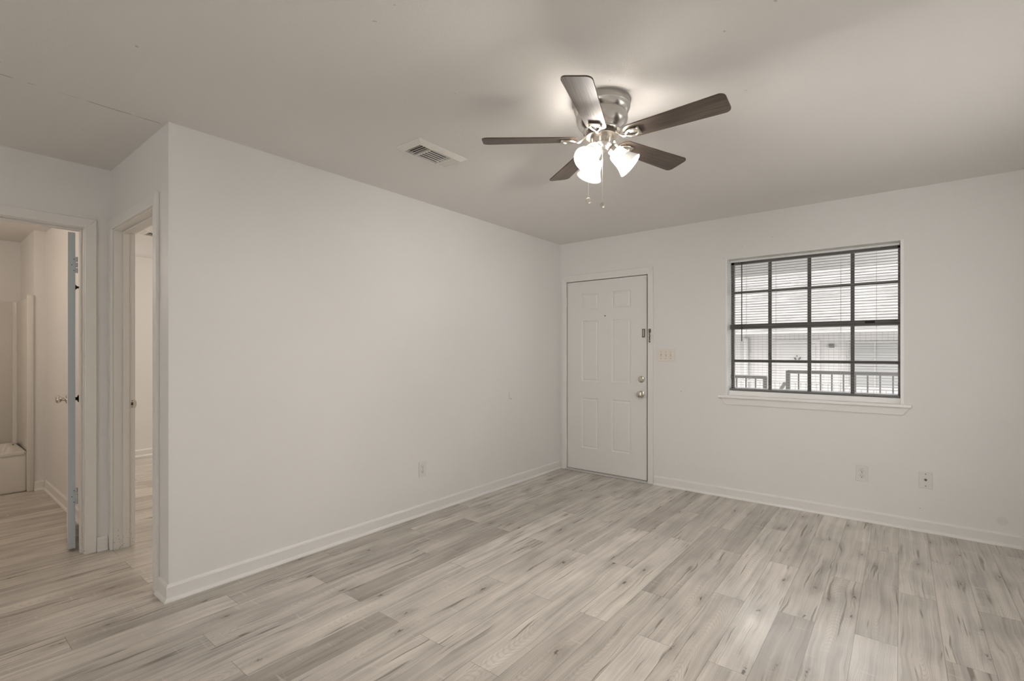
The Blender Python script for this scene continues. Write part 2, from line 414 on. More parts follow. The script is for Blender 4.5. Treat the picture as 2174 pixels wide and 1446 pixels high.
# floor planks
random.seed(11)
tones = {(4, 2): 0.22, (6, 3): 0.20, (16, 2): 0.18, (15, 2): 0.86, (13, 3): 0.92, (17, 3): 0.88, (20, 3): 0.78,
         (11, 2): 0.80, (9, 2): 0.85, (7, 3): 0.66, (12, 2): 0.55, (10, 3): 0.72, (5, 4): 0.55, (3, 3): 0.62, (2, 3): 0.55,
         (14, 2): 0.62, (13, 2): 0.62, (12, 1): 0.40, (21, 3): 0.34, (18, 2): 0.72, (19, 2): 0.62, (20, 2): 0.42, (21, 2): 0.40, (22, 2): 0.60,
         (15, 3): 0.68, (14, 3): 0.60, (8, 3): 0.66, (8, 2): 0.72, (1, 3): 0.48, (0, 3): 0.36, (2, 2): 0.30, (3, 2): 0.42, (23, 2): 0.25, (16, 1): 0.62, (14, 1): 0.80, (13, 1): 0.42, (12, 3): 0.30,
         (7, 2): 0.62, (5, 3): 0.72, (6, 2): 0.70}
bm = NB(); uvl = bm.loops.layers.uv.new('UVMap'); cl = bm.loops.layers.float_color.new('plank')
def floor_planks(bm):
    ox = 0.0065
    for r in range(-30, 25):
        x0 = ox + r * PW; x1 = x0 + PW
        x0c, x1c = max(x0, -4.36), min(x1, 3.78)
        if x1c <= x0c: continue
        off = {0: -2.825, 1: -3.44, 12: -2.04, 22: -0.215, -1: -3.65, -2: -3.05}.get(r, -0.605 if r % 2 == 0 else -1.215)
        for k in range(-8, 10):
            y1 = off - (k - 1) * PL; y0 = y1 - PL
            ya, yb = max(y0, -7.58), min(y1, 0.0)
            if yb <= ya: continue
            kk = int(round((-y1 + 0.9) / PL))
            rnd = random.random()
            tone = min(1, max(0.05, random.gauss(0.58, 0.13)))
            tone = tones.get((r, kk), tone)
            r1, r2 = random.random(), random.random()
            vs = [bm.verts.new((x0c, ya, 0)), bm.verts.new((x1c, ya, 0)), bm.verts.new((x1c, yb, 0)), bm.verts.new((x0c, yb, 0))]
            f = bm.faces.new(vs)
            for lp in f.loops:
                lp[uvl].uv = (lp.vert.co.x - x0, lp.vert.co.y - y0); lp[cl] = (tone, r1, r2, 1.0)
floor_planks(bm)
# slab thickness below the planks
fl = struct('floor', bm, 'floor', 'grey oak vinyl plank floor running through the rooms', cat='floor')
bm = NB()
box(bm, -0.115, 3.8, -7.6, 0.16, H, H + 0.12); box(bm, -1.2, -0.115, -7.6, -3.54, H, H + 0.12)
struct('ceiling', bm, 'ceiling', 'off-white ceiling with the fan and register', cat='ceiling')
bm = NB(); box(bm, -4.4, -0.115, -3.54, 0.16, 2.42, 2.54)
struct('ceiling.001', bm, 'ceiling', 'bedroom ceiling seen through the doorway', cat='ceiling')
bm = NB(); box(bm, -4.2, -1.2, -5.4, -3.66, 2.38, 2.5)
struct('ceiling.002', bm, 'ceiling', 'bathroom ceiling seen through the open door', cat='ceiling')

bm = NB(); box(bm, -T, 0, HY, 0, 0, H)
struct('wall_left', bm, 'wall_left', 'long blank off-white wall on the left', cat='wall')
# far wall with openings for the entry door and the window
DX0, DX1, DZ = 0.075, 1.012, 2.03
WX0, WX1, WZ0, WZ1 = 1.718, 2.934, 0.882, 2.074
FT = 0.16
bm = NB()
box(bm, -T, DX0, 0, FT, 0, H); box(bm, DX0, DX1, 0, FT, DZ, H)
box(bm, DX1, WX0, 0, FT, 0, H); box(bm, WX0, WX1, 0, FT, 0, WZ0); box(bm, WX0, WX1, 0, FT, WZ1, H)
box(bm, WX1, 3.8, 0, FT, 0, H)
struct('wall_far', bm, 'wall_far', 'far wall holding the entry door and the window', cat='wall')
bm = NB(); box(bm, 3.7, 3.8, -7.6, 0, 0, H); struct('wall_right', bm, 'wall', 'right wall of the living room, out of view', cat='wall')
bm = NB()
box(bm, -1.2, 3.8, -7.62, -7.5, 0, H)
struct('wall_rear', bm, 'wall', 'rear wall behind the camera, out of view', cat='wall')
# hall end wall with the bedroom doorway
BX0, BX1, BZ = -1.02, -0.205, 2.045
bm = NB()
box(bm, HX, BX0 - 0.02, HY, -3.54, 0, H); box(bm, BX1 + 0.02, -T, HY, -3.54, 0, H); box(bm, BX0 - 0.02, BX1 + 0.02, HY, -3.54, BZ + 0.02, H)
struct('wall_hall_end', bm, 'wall', 'short wall around the bedroom doorway', cat='wall')
# hall side wall with the bathroom doorway
CY0, CY1, CZ = -4.45, -3.785, 2.04
bm = NB()
box(bm, -1.2, HX, -7.6, CY0 - 0.02, 0, H); box(bm, -1.2, HX, CY1 + 0.02, -3.54, 0, H); box(bm, -1.2, HX, CY0 - 0.02, CY1 + 0.02, CZ + 0.02, H)
struct('wall_hall_side', bm, 'wall', 'hall wall around the bathroom doorway', cat='wall')
# bathroom and bedroom walls
bm = NB(); box(bm, -4.2, -1.2, -3.66, -3.54, 0, H)
struct('wall_bath_side', bm, 'wall', 'bathroom wall behind the open door', cat='wall')
bm = NB(); box(bm, -4.2, -3.28, -3.742, -3.66, 0, 2.4)
struct('wall_bath_stub', bm, 'wall', 'short wall stub at the end of the bathtub', cat='wall')
bm = NB(); box(bm, -4.2, -4.08, -5.4, -3.742, 0, 2.4); struct('wall_bath_back', bm, 'wall', 'bathroom wall behind the tub', cat='wall')
bm = NB(); box(bm, -4.2, -1.2, -5.4, -5.3, 0, 2.4); struct('wall_bath_front', bm, 'wall', 'bathroom wall out of view', cat='wall')
bm = NB(); box(bm, -4.4, -4.3, -3.54, 0.16, 0, H); struct('wall_bedroom_side', bm, 'wall', 'bedroom wall seen through the doorway', cat='wall')
bm = NB(); box(bm, -4.3, -T, 0.0, FT, 0, H); struct('wall_bedroom_far', bm, 'wall', 'bedroom wall out of view', cat='wall')

# ------------------------------------------------------------------ baseboards with shoe moulding
BP = [(0, 0), (0.013, 0), (0.013, 0.072), (0.010, 0.080), (0.004, 0.084), (0, 0.085)]
SP = [(0.013, 0), (0.025, 0), (0.0245, 0.006), (0.021, 0.013), (0.013, 0.018)]
def baseboard(name, a, b, out, label, ma=0, mb=0):
    bm = NB(); extrude_profile(bm, BP, a, b, out, ma, mb)
    o = struct(name, bm, 'trim', label, cat='baseboard')
    bm = NB(); extrude_profile(bm, SP, a, b, out, ma, mb)
    obj('shoe_moulding', bm, 'trim', o)
    return o
baseboard('baseboard_left', (0, HY, 0), (0, 0, 0), (1, 0, 0), 'white baseboard along the long left wall', 1, 0)
baseboard('baseboard_far', (1.066, 0, 0), (3.7, 0, 0), (0, -1, 0), 'white baseboard under the window, right of the entry door')
baseboard('baseboard_hall_end', (-0.137, HY, 0), (0, HY, 0), (0, -1, 0), 'short baseboard return at the end of the left wall', 0, 1)
baseboard('baseboard_hall_side', (HX, -3.724, 0), (HX, HY - 0.02, 0), (1, 0, 0), 'short baseboard between the two hall doorways')
baseboard('baseboard_bath', (-3.28, -3.66, 0), (-1.22, -3.66, 0), (0, -1, 0), 'bathroom baseboard behind the open door')
baseboard('baseboard_bath_stub', (-3.28, -3.742, 0), (-3.28, -3.674, 0), (1, 0, 0), 'short baseboard on the wall stub beside the tub')
baseboard('baseboard_bedroom', (-4.3, -3.54, 0), (-4.3, 0, 0), (1, 0, 0), 'bedroom baseboard seen through the doorway')
baseboard('baseboard_rear', (-1.2, -7.5, 0), (3.7, -7.5, 0), (0, 1, 0), 'baseboard of the rear wall')
baseboard('baseboard_right', (3.7, -7.5, 0), (3.7, -0.026, 0), (-1, 0, 0), 'baseboard of the right wall')

# ------------------------------------------------------------------ door casings
def casing_piece(bm, poly, y0, y1): prism(bm, poly, y0, y1)
def casing_xz(bm, x0, x1, z1, wl, wr, wt, y0, y1, z0=0.0, bev=0.003):
    """mitred casing in the XZ plane (faces -Y); opening x0..x1, top z1"""
    mx = Matrix(((1, 0, 0, 0), (0, 0, 1, 0), (0, 1, 0, 0), (0, 0, 0, 1)))
    prism(bm, [(x0 - wl, z0), (x0, z0), (x0, z1), (x0 - wl, z1 + wt)], y0, y1, mx, bev)
    prism(bm, [(x1, z0), (x1 + wr, z0), (x1 + wr, z1 + wt), (x1, z1)], y0, y1, mx, bev)
    prism(bm, [(x0, z1), (x1, z1), (x1 + wr, z1 + wt), (x0 - wl, z1 + wt)], y0, y1, mx, bev)
# entry door frame
bm = NB(); casing_xz(bm, 0.086, 1.006, 2.018, 0.056, 0.056, 0.070, -0.014, 0.0)
tr = struct('trim_1', bm, 'trim', 'white casing around the entry door', cat='door casing')
bm = NB()
box(bm, DX0, 0.084, -0.002, FT, 0, 2.02); box(bm, 1.003, DX1, -0.002, FT, 0, 2.02); box(bm, DX0, DX1, -0.002, FT, 2.019, DZ)
obj('jamb', bm, 'trim', tr)
bm = NB()
box(bm, 0.084, 0.098, 0.050, 0.075, 0.02, 2.019); box(bm, 0.989, 1.003, 0.050, 0.075, 0.02, 2.019); box(bm, 0.098, 0.989, 0.050, 0.075, 2.005, 2.019)
obj('weatherstrip', bm, 'black', tr, label='dark weatherstrip in the gap')
bm = NB(); box(bm, DX0 + 0.001, DX1 - 0.001, -0.03, FT, 0.0, 0.012, 0.003); box(bm, 0.09, 0.997, 0.0, 0.05, 0.012, 0.016)
obj('threshold', bm, 'threshold', tr, label='worn grey threshold')
# bedroom doorway
bm = NB(); casing_xz(bm, BX0 - 0.008, BX1 + 0.008, BZ + 0.006, 0.056, 0.058, 0.060, HY - 0.016, HY)
tr = struct('trim_2', bm, 'trim', 'white casing around the bedroom doorway', cat='door casing')
bm = NB()
box(bm, BX0 - 0.018, BX0, HY - 0.001, -3.539, 0, BZ); box(bm, BX1, BX1 + 0.018, HY - 0.001, -3.539, 0, BZ); box(bm, BX0 - 0.018, BX1 + 0.018, HY - 0.001, -3.539, BZ, BZ + 0.018)
obj('jamb', bm, 'trim_old', tr)
bm = NB(); ya, yb = -3.606, -3.572
box(bm, BX0, BX0 + 0.011, ya, yb, 0, BZ, 0.002); box(bm, BX1 - 0.011, BX1, ya, yb, 0, BZ, 0.002); box(bm, BX0 + 0.011, BX1 - 0.011, ya, yb, BZ - 0.011, BZ, 0.002)
obj('door_stop', bm, 'trim_old', tr)
bm = NB()
prism(bm, [(-3.570, 0.900), (-3.541, 0.900), (-3.535, 0.908), (-3.532, 0.918), (-3.532, 0.936), (-3.535, 0.946), (-3.541, 0.955), (-3.570, 0.955)], BX0, BX0 + 0.002,
      Matrix(((0, 0, 1, 0), (1, 0, 0, 0), (0, 1, 0, 0), (0, 0, 0, 1))))
sp = obj('strike_plate', bm, 'steel', tr, label='worn metal strike plate')
bm = NB(); box(bm, BX0 + 0.0015, BX0 + 0.0025, -3.562, -3.550, 0.918, 0.938)
for zz in (0.909, 0.947): cyl(bm, (BX0 + 0.001, -3.556, zz), (BX0 + 0.003, -3.556, zz), 0.0032, 10)
obj('latch_hole', bm, 'dark_slot', sp, label='dark latch hole and screws')
# bathroom doorway
def casing_yz(bm, y0, y1, z1, w, wt, x0, x1, bev=0.003):
    mx = Matrix(((0, 0, 1, 0), (1, 0, 0, 0), (0, 1, 0, 0), (0, 0, 0, 1)))
    prism(bm, [(y0 - w, 0), (y0, 0), (y0, z1), (y0 - w, z1 + wt)], x0, x1, mx, bev)
    prism(bm, [(y1, 0), (y1 + w, 0), (y1 + w, z1 + wt), (y1, z1)], x0, x1, mx, bev)
    prism(bm, [(y0, z1), (y1, z1), (y1 + w, z1 + wt), (y0 - w, z1 + wt)], x0, x1, mx, bev)
bm = NB(); casing_yz(bm, CY0 - 0.004, CY1 + 0.003, CZ + 0.006, 0.056, 0.058, HX, HX + 0.016)
tr = struct('trim_3', bm, 'trim', 'white casing around the bathroom doorway', cat='door casing')
bm = NB()
box(bm, -1.201, HX + 0.001, CY0 - 0.018, CY0, 0, CZ); box(bm, -1.201, HX + 0.001, CY1, CY1 + 0.018, 0, CZ); box(bm, -1.201, HX + 0.001, CY0 - 0.018, CY1 + 0.018, CZ, CZ + 0.018)
obj('jamb', bm, 'trim_old', tr)
bm = NB(); xa, xb = -1.160, -1.125
box(bm, xa, xb, CY0, CY0 + 0.011, 0, CZ, 0.002); box(bm, xa, xb, CY1 - 0.011, CY1, 0, CZ, 0.002); box(bm, xa, xb, CY0 + 0.011, CY1 - 0.011, CZ - 0.011, CZ, 0.002)
obj('door_stop', bm, 'trim_old', tr)

# ------------------------------------------------------------------ entry door (six panels)
SX0, SX1, SZ0, SZ1, SY = 0.0895, 0.9915, 0.022, 2.0125, 0.006
door = sroot('door_1', 'white six-panel entry door in the far wall', (0.543, SY, SZ0), 'door')
def panel_door(x0, x1, z0, z1, y, th, panels):
    bm = NB(); E = 0.016
    xs = sorted({x0, x1, *[p[0] for p in panels], *[p[1] for p in panels]}); zs = sorted({z0, z1, *[p[2] for p in panels], *[p[3] for p in panels]})
    V_ = {(i, j): bm.verts.new((xs[i], y, zs[j])) for i in range(len(xs)) for j in range(len(zs))}
    pf = []
    for i in range(len(xs) - 1):
        for j in range(len(zs) - 1):
            f = bm.faces.new((V_[i, j], V_[i + 1, j], V_[i + 1, j + 1], V_[i, j + 1]))
            mxx, mzz = (xs[i] + xs[i + 1]) / 2, (zs[j] + zs[j + 1]) / 2
            if any(p[0] < mxx < p[1] and p[2] < mzz < p[3] for p in panels): pf.append(f)
    bmesh.ops.recalc_face_normals(bm, faces=bm.faces)
    if bm.faces[:][0].normal.y > 0: bmesh.ops.reverse_faces(bm, faces=bm.faces)
    bmesh.ops.inset_individual(bm, faces=pf, thickness=0.012, depth=-0.007)
    bmesh.ops.inset_individual(bm, faces=pf, thickness=0.010, depth=0.0)
    bmesh.ops.inset_individual(bm, faces=pf, thickness=0.014, depth=0.0045)
    t = NB(); box(t, x0, x1, y + 0.0001, y + th, z0, z1)
    bmesh.ops.delete(t, geom=[f for f in t.faces if f.normal.y < -0.9], context='FACES_ONLY'); add(bm, t)
    return bm
pl, pr = (0.268, 0.464), (0.617, 0.824)
panels = [(*pl, 1.716, 1.884), (*pr, 1.716, 1.884), (*pl, 0.958, 1.597), (*pr, 0.958, 1.597), (*pl, 0.255, 0.782), (*pr, 0.255, 0.782)]
obj('slab', panel_door(SX0, SX1, SZ0, SZ1, SY, 0.043, panels), 'door', door)
bm = NB(); box(bm, SX0 + 0.003, SX1 - 0.003, SY + 0.004, SY + 0.035, 0.014, SZ0)
obj('door_sweep', bm, 'rubber', door, label='dark grey sweep')
for (a_, b_) in ((0.0862, SX0), (SX1, 1.0028)):
    bm = NB(); box(bm, a_, b_, SY + 0.002, SY + 0.04, SZ0, SZ1); obj('edge_seal', bm, 'seal', door, label='dark brown seal in the door gap')
bm = NB(); cyl(bm, (0.542, SY - 0.002, 1.638), (0.542, SY + 0.002, 1.638), 0.0065, 14)
obj('peephole', bm, 'dark_slot', door, label='small dark peephole')
for zc in (1.80, 1.03, 0.235):
    bm = NB()
    for q in range(3): cyl(bm, (0.0845, -0.006, zc - 0.05 + q * 0.034), (0.0845, -0.006, zc - 0.05 + q * 0.034 + 0.032), 0.0062, 12)
    cyl(bm, (0.0845, -0.006, zc + 0.052), (0.0845, -0.006, zc + 0.058), 0.004, 10)
    obj('hinge', bm, 'trim', door, smooth=True)
Yb = Matrix.Rotation(PI / 2, 4, 'X')      # local +z -> world -y
bm = NB(); lathe(bm, [(0, 0), (0.033, 0), (0.033, 0.004), (0.030, 0.010), (0.021, 0.014), (0.020, 0.020), (0, 0.021)], 32, Matrix.Translation((0.936, SY, 1.000)) @ Yb)
db = obj('deadbolt', bm, 'brass', door, True, label='round metal deadbolt')
bm = NB(); box(bm, 0.932, 0.940, SY - 0.040, SY - 0.020, 0.987, 1.013, 0.002); obj('thumb_turn', bm, 'brass', db)
bm = NB(); lathe(bm, [(0, 0), (0.034, 0), (0.033, 0.005), (0.026, 0.009), (0.015, 0.012), (0.013, 0.028), (0.018, 0.034), (0.027, 0.042), (0.030, 0.052), (0.027, 0.061), (0.018, 0.066), (0, 0.067)], 32, Matrix.Translation((0.936, SY, 0.856)) @ Yb)
kb = obj('door_knob', bm, 'brass', door, True, label='round metal knob')
bm = NB(); box(bm, 0.933, 0.939, SY - 0.070, SY - 0.066, 0.850, 0.862, 0.001); obj('lock_button', bm, 'brass', kb)
bm = NB(); box(bm, 0.944, 0.974, SY - 0.006, SY, 1.408, 1.492, 0.002)
cs = obj('chain_slide', bm, 'bronze_dark', door, label='tarnished door chain slide')
bm = NB(); box(bm, 0.9555, 0.9625, SY - 0.0075, SY - 0.0055, 1.418, 1.482); obj('slide_slot', bm, 'steel', cs)
# chain keeper on the casing
ck = thing('door_chain', 'tarnished chain latch hanging on the white entry door casing', 'door chain', (1.030, -0.014, 1.43))
bm = NB(); box(bm, 1.018, 1.042, -0.019, -0.014, 1.455, 1.490, 0.002); obj('keeper_plate', bm, 'bronze_dark', ck)
bm = NB()
for q in range(9):
    zc = 1.462 - q * 0.0105; a = q * PI / 2; n = 12
    rot = Matrix.Translation((1.030 + 0.003 * math.sin(q * 2.1), -0.0235 - 0.001 * (q % 2), zc)) @ Matrix.Rotation(PI / 2 if q % 2 else 0.35, 4, 'Z')
    pts = [rot @ Vector((0.0055 * math.cos(2 * PI * i / n), 0, 0.0095 * math.sin(2 * PI * i / n))) for i in range(n + 1)]
    tube(bm, pts, 0.0019, 6)
obj('chain', bm, 'bronze_dark', ck, True)
bm = NB(); ball(bm, (1.030, -0.0225, 1.365), 0.008, n=14); obj('chain_end', bm, 'bronze_dark', ck, True)

# ------------------------------------------------------------------ wall plates
def plate(name, label, cat, c, w, h, axis, m='white_plastic', tilt=0.0):
    """wall plate thing; axis 'Y' = on far wall facing -Y, 'X' = on left wall facing +X. returns root and local->world matrix (x right, y up, z out)"""
    if axis == 'Y': mx = Matrix(((1, 0, 0, c[0]), (0, 0, -1, 0.0), (0, 1, 0, c[1]), (0, 0, 0, 1)))
    else: mx = Matrix(((0, 0, 1, 0.0), (1, 0, 0, c[0]), (0, 1, 0, c[1]), (0, 0, 0, 1)))
    mx = mx @ Matrix.Rotation(tilt, 4, 'Z')
    t = thing(name, label, cat, mx @ Vector((0, 0, 0)))
    bm = NB(); prism(bm, [(-w / 2, -h / 2), (w / 2, -h / 2), (w / 2, h / 2), (-w / 2, h / 2)], 0.0, 0.0055, mx, 0.0016)
    obj('cover_plate', bm, m, t)
    return t, mx
def round_rect(w, h, r=None, n=10):
    return [(w / 2 * math.cos(2 * PI * i / n), h / 2 * math.sin(2 * PI * i / n)) for i in range(n)]
def outlet(label, c, axis, tilt=0.0):
    t, mx = plate('wall_outlet', label, 'outlet', c, 0.074, 0.116, axis, tilt=tilt)
    for s in (1, -1):
        m2 = mx @ Matrix.Translation((0, s * 0.0195, 0))
        bm = NB(); prism(bm, [(max(-0.0165, min(0.0165, 0.0195 * math.cos(2 * PI * i / 28))), 0.0145 * math.sin(2 * PI * i / 28)) for i in range(28)], 0.004, 0.0072, m2)
        r_ = obj('receptacle', bm, 'white_plastic', t)
        bm = NB()
        for (x_, y_, w_, h_) in ((-0.0065, 0.003, 0.0026, 0.0085), (0.0065, 0.003, 0.0022, 0.0068)):
            prism(bm, [(x_ - w_ / 2, y_ - h_ / 2), (x_ + w_ / 2, y_ - h_ / 2), (x_ + w_ / 2, y_ + h_ / 2), (x_ - w_ / 2, y_ + h_ / 2)], 0.0070, 0.0076, m2)
        prism(bm, [(0.003 * math.cos(2 * PI * i / 12), -0.0075 + 0.003 * math.sin(2 * PI * i / 12)) for i in range(12)], 0.0070, 0.0076, m2)
        obj('slots', bm, 'dark_slot', r_, label='dark plug slots')
        bm = NB()
        n = 28; ro = [(0.0178 * math.cos(2 * PI * i / n), 0.0158 * math.sin(2 * PI * i / n)) for i in range(n)]
        prism(bm, ro, 0.0050, 0.0058, m2); obj('gap_ring', bm, 'rubber', r_)
    bm = NB(); cyl(bm, mx @ Vector((0, 0, 0.004)), mx @ Vector((0, 0, 0.0068)), 0.003, 12); obj('screw', bm, 'steel', t)
outlet('white duplex outlet low on the long left wall', (-1.967, 0.357), 'X')
outlet('white duplex outlet on the far wall below the window', (2.686, 0.357), 'Y', -0.03)
t, mx = plate('coax_plate', 'white cable jack plate right of the outlet below the window', 'cable plate', (3.051, 0.366), 0.074, 0.114, 'Y')
bm = NB(); a = mx @ Vector((0, 0.002, 0.004)); b = mx @ Vector((0, 0.002, 0.008)); cyl(bm, a, b, 0.0085, 6); cyl(bm, b, mx @ Vector((0, 0.002, 0.017)), 0.0052, 14)
obj('coax_connector', bm, 'bronze_dark', t, label='dark threaded connector')
for s in (1, -1):
    bm = NB(); cyl(bm, mx @ Vector((0, s * 0.042, 0.004)), mx @ Vector((0, s * 0.042, 0.0065)), 0.0034, 12); obj('screw', bm, 'bronze_dark', t)
t, mx = plate('switch_plate', 'cream triple light switch plate right of the entry door', 'light switch', (1.183, 1.237), 0.168, 0.117, 'Y', 'cream_plastic')
for k in range(3):
    x_ = (k - 1) * 0.046
    bm = NB(); prism(bm, [(x_ - 0.0055, -0.0125), (x_ + 0.0055, -0.0125), (x_ + 0.0055, 0.0125), (x_ - 0.0055, 0.0125)], 0.0052, 0.0059, mx); sl = obj('toggle_slot', bm, 'rubber', t)
    up = -1 if k else 1
    bm = NB(); prism(bm, [(x_ - 0.004, -0.011), (x_ + 0.004, -0.011), (x_ + 0.004, 0.011), (x_ - 0.004, 0.011)], 0.0054, 0.0065, mx)
    m2 = mx @ Matrix.Translation((x_, 0.002 * up, 0.006)) @ Matrix.Rotation(-0.5 * up, 4, 'X')
    tt = NB(); box(tt, -0.0035, 0.0035, -0.004, 0.004, 0, 0.010, 0.001); add(bm, tt, m2)
    obj('toggle', bm, 'cream_plastic', t)
    for s in (1, -1):
        bm = NB(); cyl(bm, mx @ Vector((x_, s * 0.030, 0.004)), mx @ Vector((x_, s * 0.030, 0.0065)), 0.003, 10); obj('screw', bm, 'bronze_dark', t)

# ------------------------------------------------------------------ window
win = sroot('window_1', 'dark bronze framed window with divided panes in the far wall', ((WX0 + WX1) / 2, 0.12, WZ0), 'window')
FY0, FY1 = 0.122, 0.157
lx0, lx1 = WX0 + 0.012, WX1 - 0.012
bm = NB()
box(bm, WX0 + 0.0005, WX0 + 0.010, -0.001, FY0, WZ0, WZ1 + 0.006); obj('side_liner', bm, 'liner', win)
bm = NB(); box(bm, WX1 - 0.022, WX1 - 0.0005, -0.001, FY0, WZ0, WZ1 + 0.006); obj('side_liner', bm, 'liner', win)
bm = NB(); box(bm, WX0 + 0.010, WX1 - 0.022, 0.06, FY0 + 0.03, WZ0, WZ0 + 0.046, 0.003); obj('sill_liner', bm, 'liner', win)
zb, zm0, zm1, zt = WZ0 + 0.046, 1.468, 1.512, WZ1
ax0, ax1 = WX0 + 0.012, WX1 - 0.022
bm = NB()
box(bm, ax0, ax0 + 0.026, FY0, FY1, zb, zt); box(bm, ax1 - 0.014, ax1, FY0, FY1, zb, zt)
box(bm, ax0, ax1, FY0, FY1, zt - 0.035, zt); box(bm, ax0, ax1, FY0, FY1, zb, zb + 0.022)
obj('frame', bm, 'bronze_frame', win)
bm = NB(); box(bm, ax0, ax1, FY0 - 0.014, FY1, zm0, zm1, 0.003)
mr = obj('meeting_rail', bm, 'bronze_frame', win)
bm = NB(); box(bm, 2.70, 2.76, FY0 - 0.022, FY0 - 0.014, zm0 + 0.018, zm0 + 0.036, 0.002); obj('sash_latch', bm, 'black', mr)
for (za, zc, zmid) in ((zb + 0.022, zm0, 1.188), (zm1, zt - 0.035, 1.793)):
    for xm in (2.040, 2.330, 2.620):
        bm = NB(); box(bm, xm - 0.0125, xm + 0.0125, FY0 + 0.006, FY1 - 0.008, za, zc); obj('muntin', bm, 'bronze_frame', win)
    bm = NB(); box(bm, ax0 + 0.026, ax1 - 0.014, FY0 + 0.007, FY1 - 0.009, zmid - 0.0105, zmid + 0.0105); obj('muntin', bm, 'bronze_frame', win)
    bm = NB(); quadset(bm, [(ax0 + 0.02, FY0 + 0.018, za), (ax1 - 0.01, FY0 + 0.018, za), (ax1 - 0.01, FY0 + 0.018, zc), (ax0 + 0.02, FY0 + 0.018, zc)], [(0, 1, 2, 3)])
    obj('glass_pane', bm, 'glass', win)
bm = NB(); box(bm, 1.659, 2.976, -0.032, 0.0, 0.868, 0.890, 0.005); box(bm, WX0, WX1, -0.002, FY0, 0.870, 0.8895)
obj('window_stool', bm, 'liner', win)
bm = NB(); prism(bm, [(1.676, 0.868), (2.962, 0.868), (2.925, 0.812), (1.713, 0.812)], 0.0, 0.012, Matrix(((1, 0, 0, 0), (0, 0, -1, 0), (0, 1, 0, 0), (0, 0, 0, 1))), 0.002)
obj('apron', bm, 'trim', win)

# ------------------------------------------------------------------ mini blind
bx0, bx1, BY = WX0 + 0.014, WX1 - 0.026, 0.098
blind = thing('window_blind', 'horizontal mini blind with open slats inside the window', 'blind', ((bx0 + bx1) / 2, BY, WZ0 + 0.02))
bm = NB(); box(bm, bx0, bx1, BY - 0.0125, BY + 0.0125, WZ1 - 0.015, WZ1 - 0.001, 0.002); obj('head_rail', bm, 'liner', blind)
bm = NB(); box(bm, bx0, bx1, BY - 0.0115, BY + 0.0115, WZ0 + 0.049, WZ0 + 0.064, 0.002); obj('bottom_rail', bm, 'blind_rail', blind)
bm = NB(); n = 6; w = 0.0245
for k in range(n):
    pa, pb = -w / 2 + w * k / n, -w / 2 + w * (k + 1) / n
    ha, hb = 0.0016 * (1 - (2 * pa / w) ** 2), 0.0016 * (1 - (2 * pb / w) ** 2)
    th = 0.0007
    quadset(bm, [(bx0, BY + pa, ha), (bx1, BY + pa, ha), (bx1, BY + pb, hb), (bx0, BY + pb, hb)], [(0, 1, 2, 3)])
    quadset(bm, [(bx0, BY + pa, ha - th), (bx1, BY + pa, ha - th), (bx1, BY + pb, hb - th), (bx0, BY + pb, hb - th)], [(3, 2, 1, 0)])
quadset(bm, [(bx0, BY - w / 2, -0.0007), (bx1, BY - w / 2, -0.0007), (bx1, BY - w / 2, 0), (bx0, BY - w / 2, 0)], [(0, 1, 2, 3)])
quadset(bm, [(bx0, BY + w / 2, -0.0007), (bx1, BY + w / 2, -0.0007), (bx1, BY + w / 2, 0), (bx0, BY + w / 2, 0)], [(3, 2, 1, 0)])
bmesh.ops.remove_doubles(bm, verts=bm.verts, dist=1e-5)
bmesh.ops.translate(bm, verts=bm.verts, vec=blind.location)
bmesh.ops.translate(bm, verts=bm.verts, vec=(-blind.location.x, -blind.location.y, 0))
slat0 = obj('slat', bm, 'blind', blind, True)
z_top, z_bot, ns = WZ1 - 0.040, WZ0 + 0.076, 50
for k in range(ns):
    s = slat0 if k == 0 else slat0.copy()
    if k: C.objects.link(s); s.parent = blind
    s.location = (0, 0, z_top + (z_bot - z_top) * k / (ns - 1) - blind.location.z)
for xc in (1.862, 2.092, 2.321, 2.547, 2.771):
    bm = NB()
    for dy in (-0.013, 0.013): box(bm, xc - 0.0005, xc + 0.0005, BY + dy - 0.0004, BY + dy + 0.0004, WZ0 + 0.05, WZ1 - 0.03)
    obj('ladder_cord', bm, 'blind', blind)
bm = NB(); cyl(bm, (1.829, BY - 0.020, WZ1 - 0.022), (1.829, BY - 0.020, 1.362), 0.0042, 8); obj('tilt_wand', bm, 'wand', blind, True, label='dark brown tilt wand')
for xc in (1.80, 2.80):
    bm = NB()
    for dx in (-0.010, 0.010): cyl(bm, (xc + dx, BY - 0.016, WZ1 - 0.024), (xc + dx, BY - 0.012, WZ1 - 0.024), 0.005, 10)
    obj('cord_lock', bm, 'blind', blind)

# ------------------------------------------------------------------ ceiling fan
FX, FYc = 1.815, -2.445
fan = thing('ceiling_fan', 'brushed nickel hugger ceiling fan with five dark blades and three lit bell shades', 'ceiling fan', (FX, FYc, H))
F0 = Matrix.Translation((FX, FYc, 0))
bm = NB()
lathe(bm, [(0, 2.4395), (0.131, 2.4395), (0.131, 2.410), (0.1295, 2.4075), (0.127, 2.399), (0.1225, 2.390), (0.117, 2.384), (0.1135, 2.381)], 64, F0)
obj('canopy', bm, 'brushed', fan, True, auto=18)
bm = NB()
lathe(bm, [(0.1135, 2.383), (0.1155, 2.378), (0.119, 2.368), (0.1195, 2.356), (0.116, 2.343), (0.109, 2.330), (0.099, 2.319), (0.089, 2.311), (0.086, 2.307), (0.087, 2.303), (0.086, 2.299), (0.078, 2.297), (0, 2.297)], 64, F0)
obj('motor_housing', bm, 'brushed', fan, True, auto=24)
bm = NB(); lathe(bm, [(0, 2.298), (0.066, 2.298), (0.066, 2.284), (0.074, 2.284), (0.074, 2.277), (0, 2.277)], 48, F0)
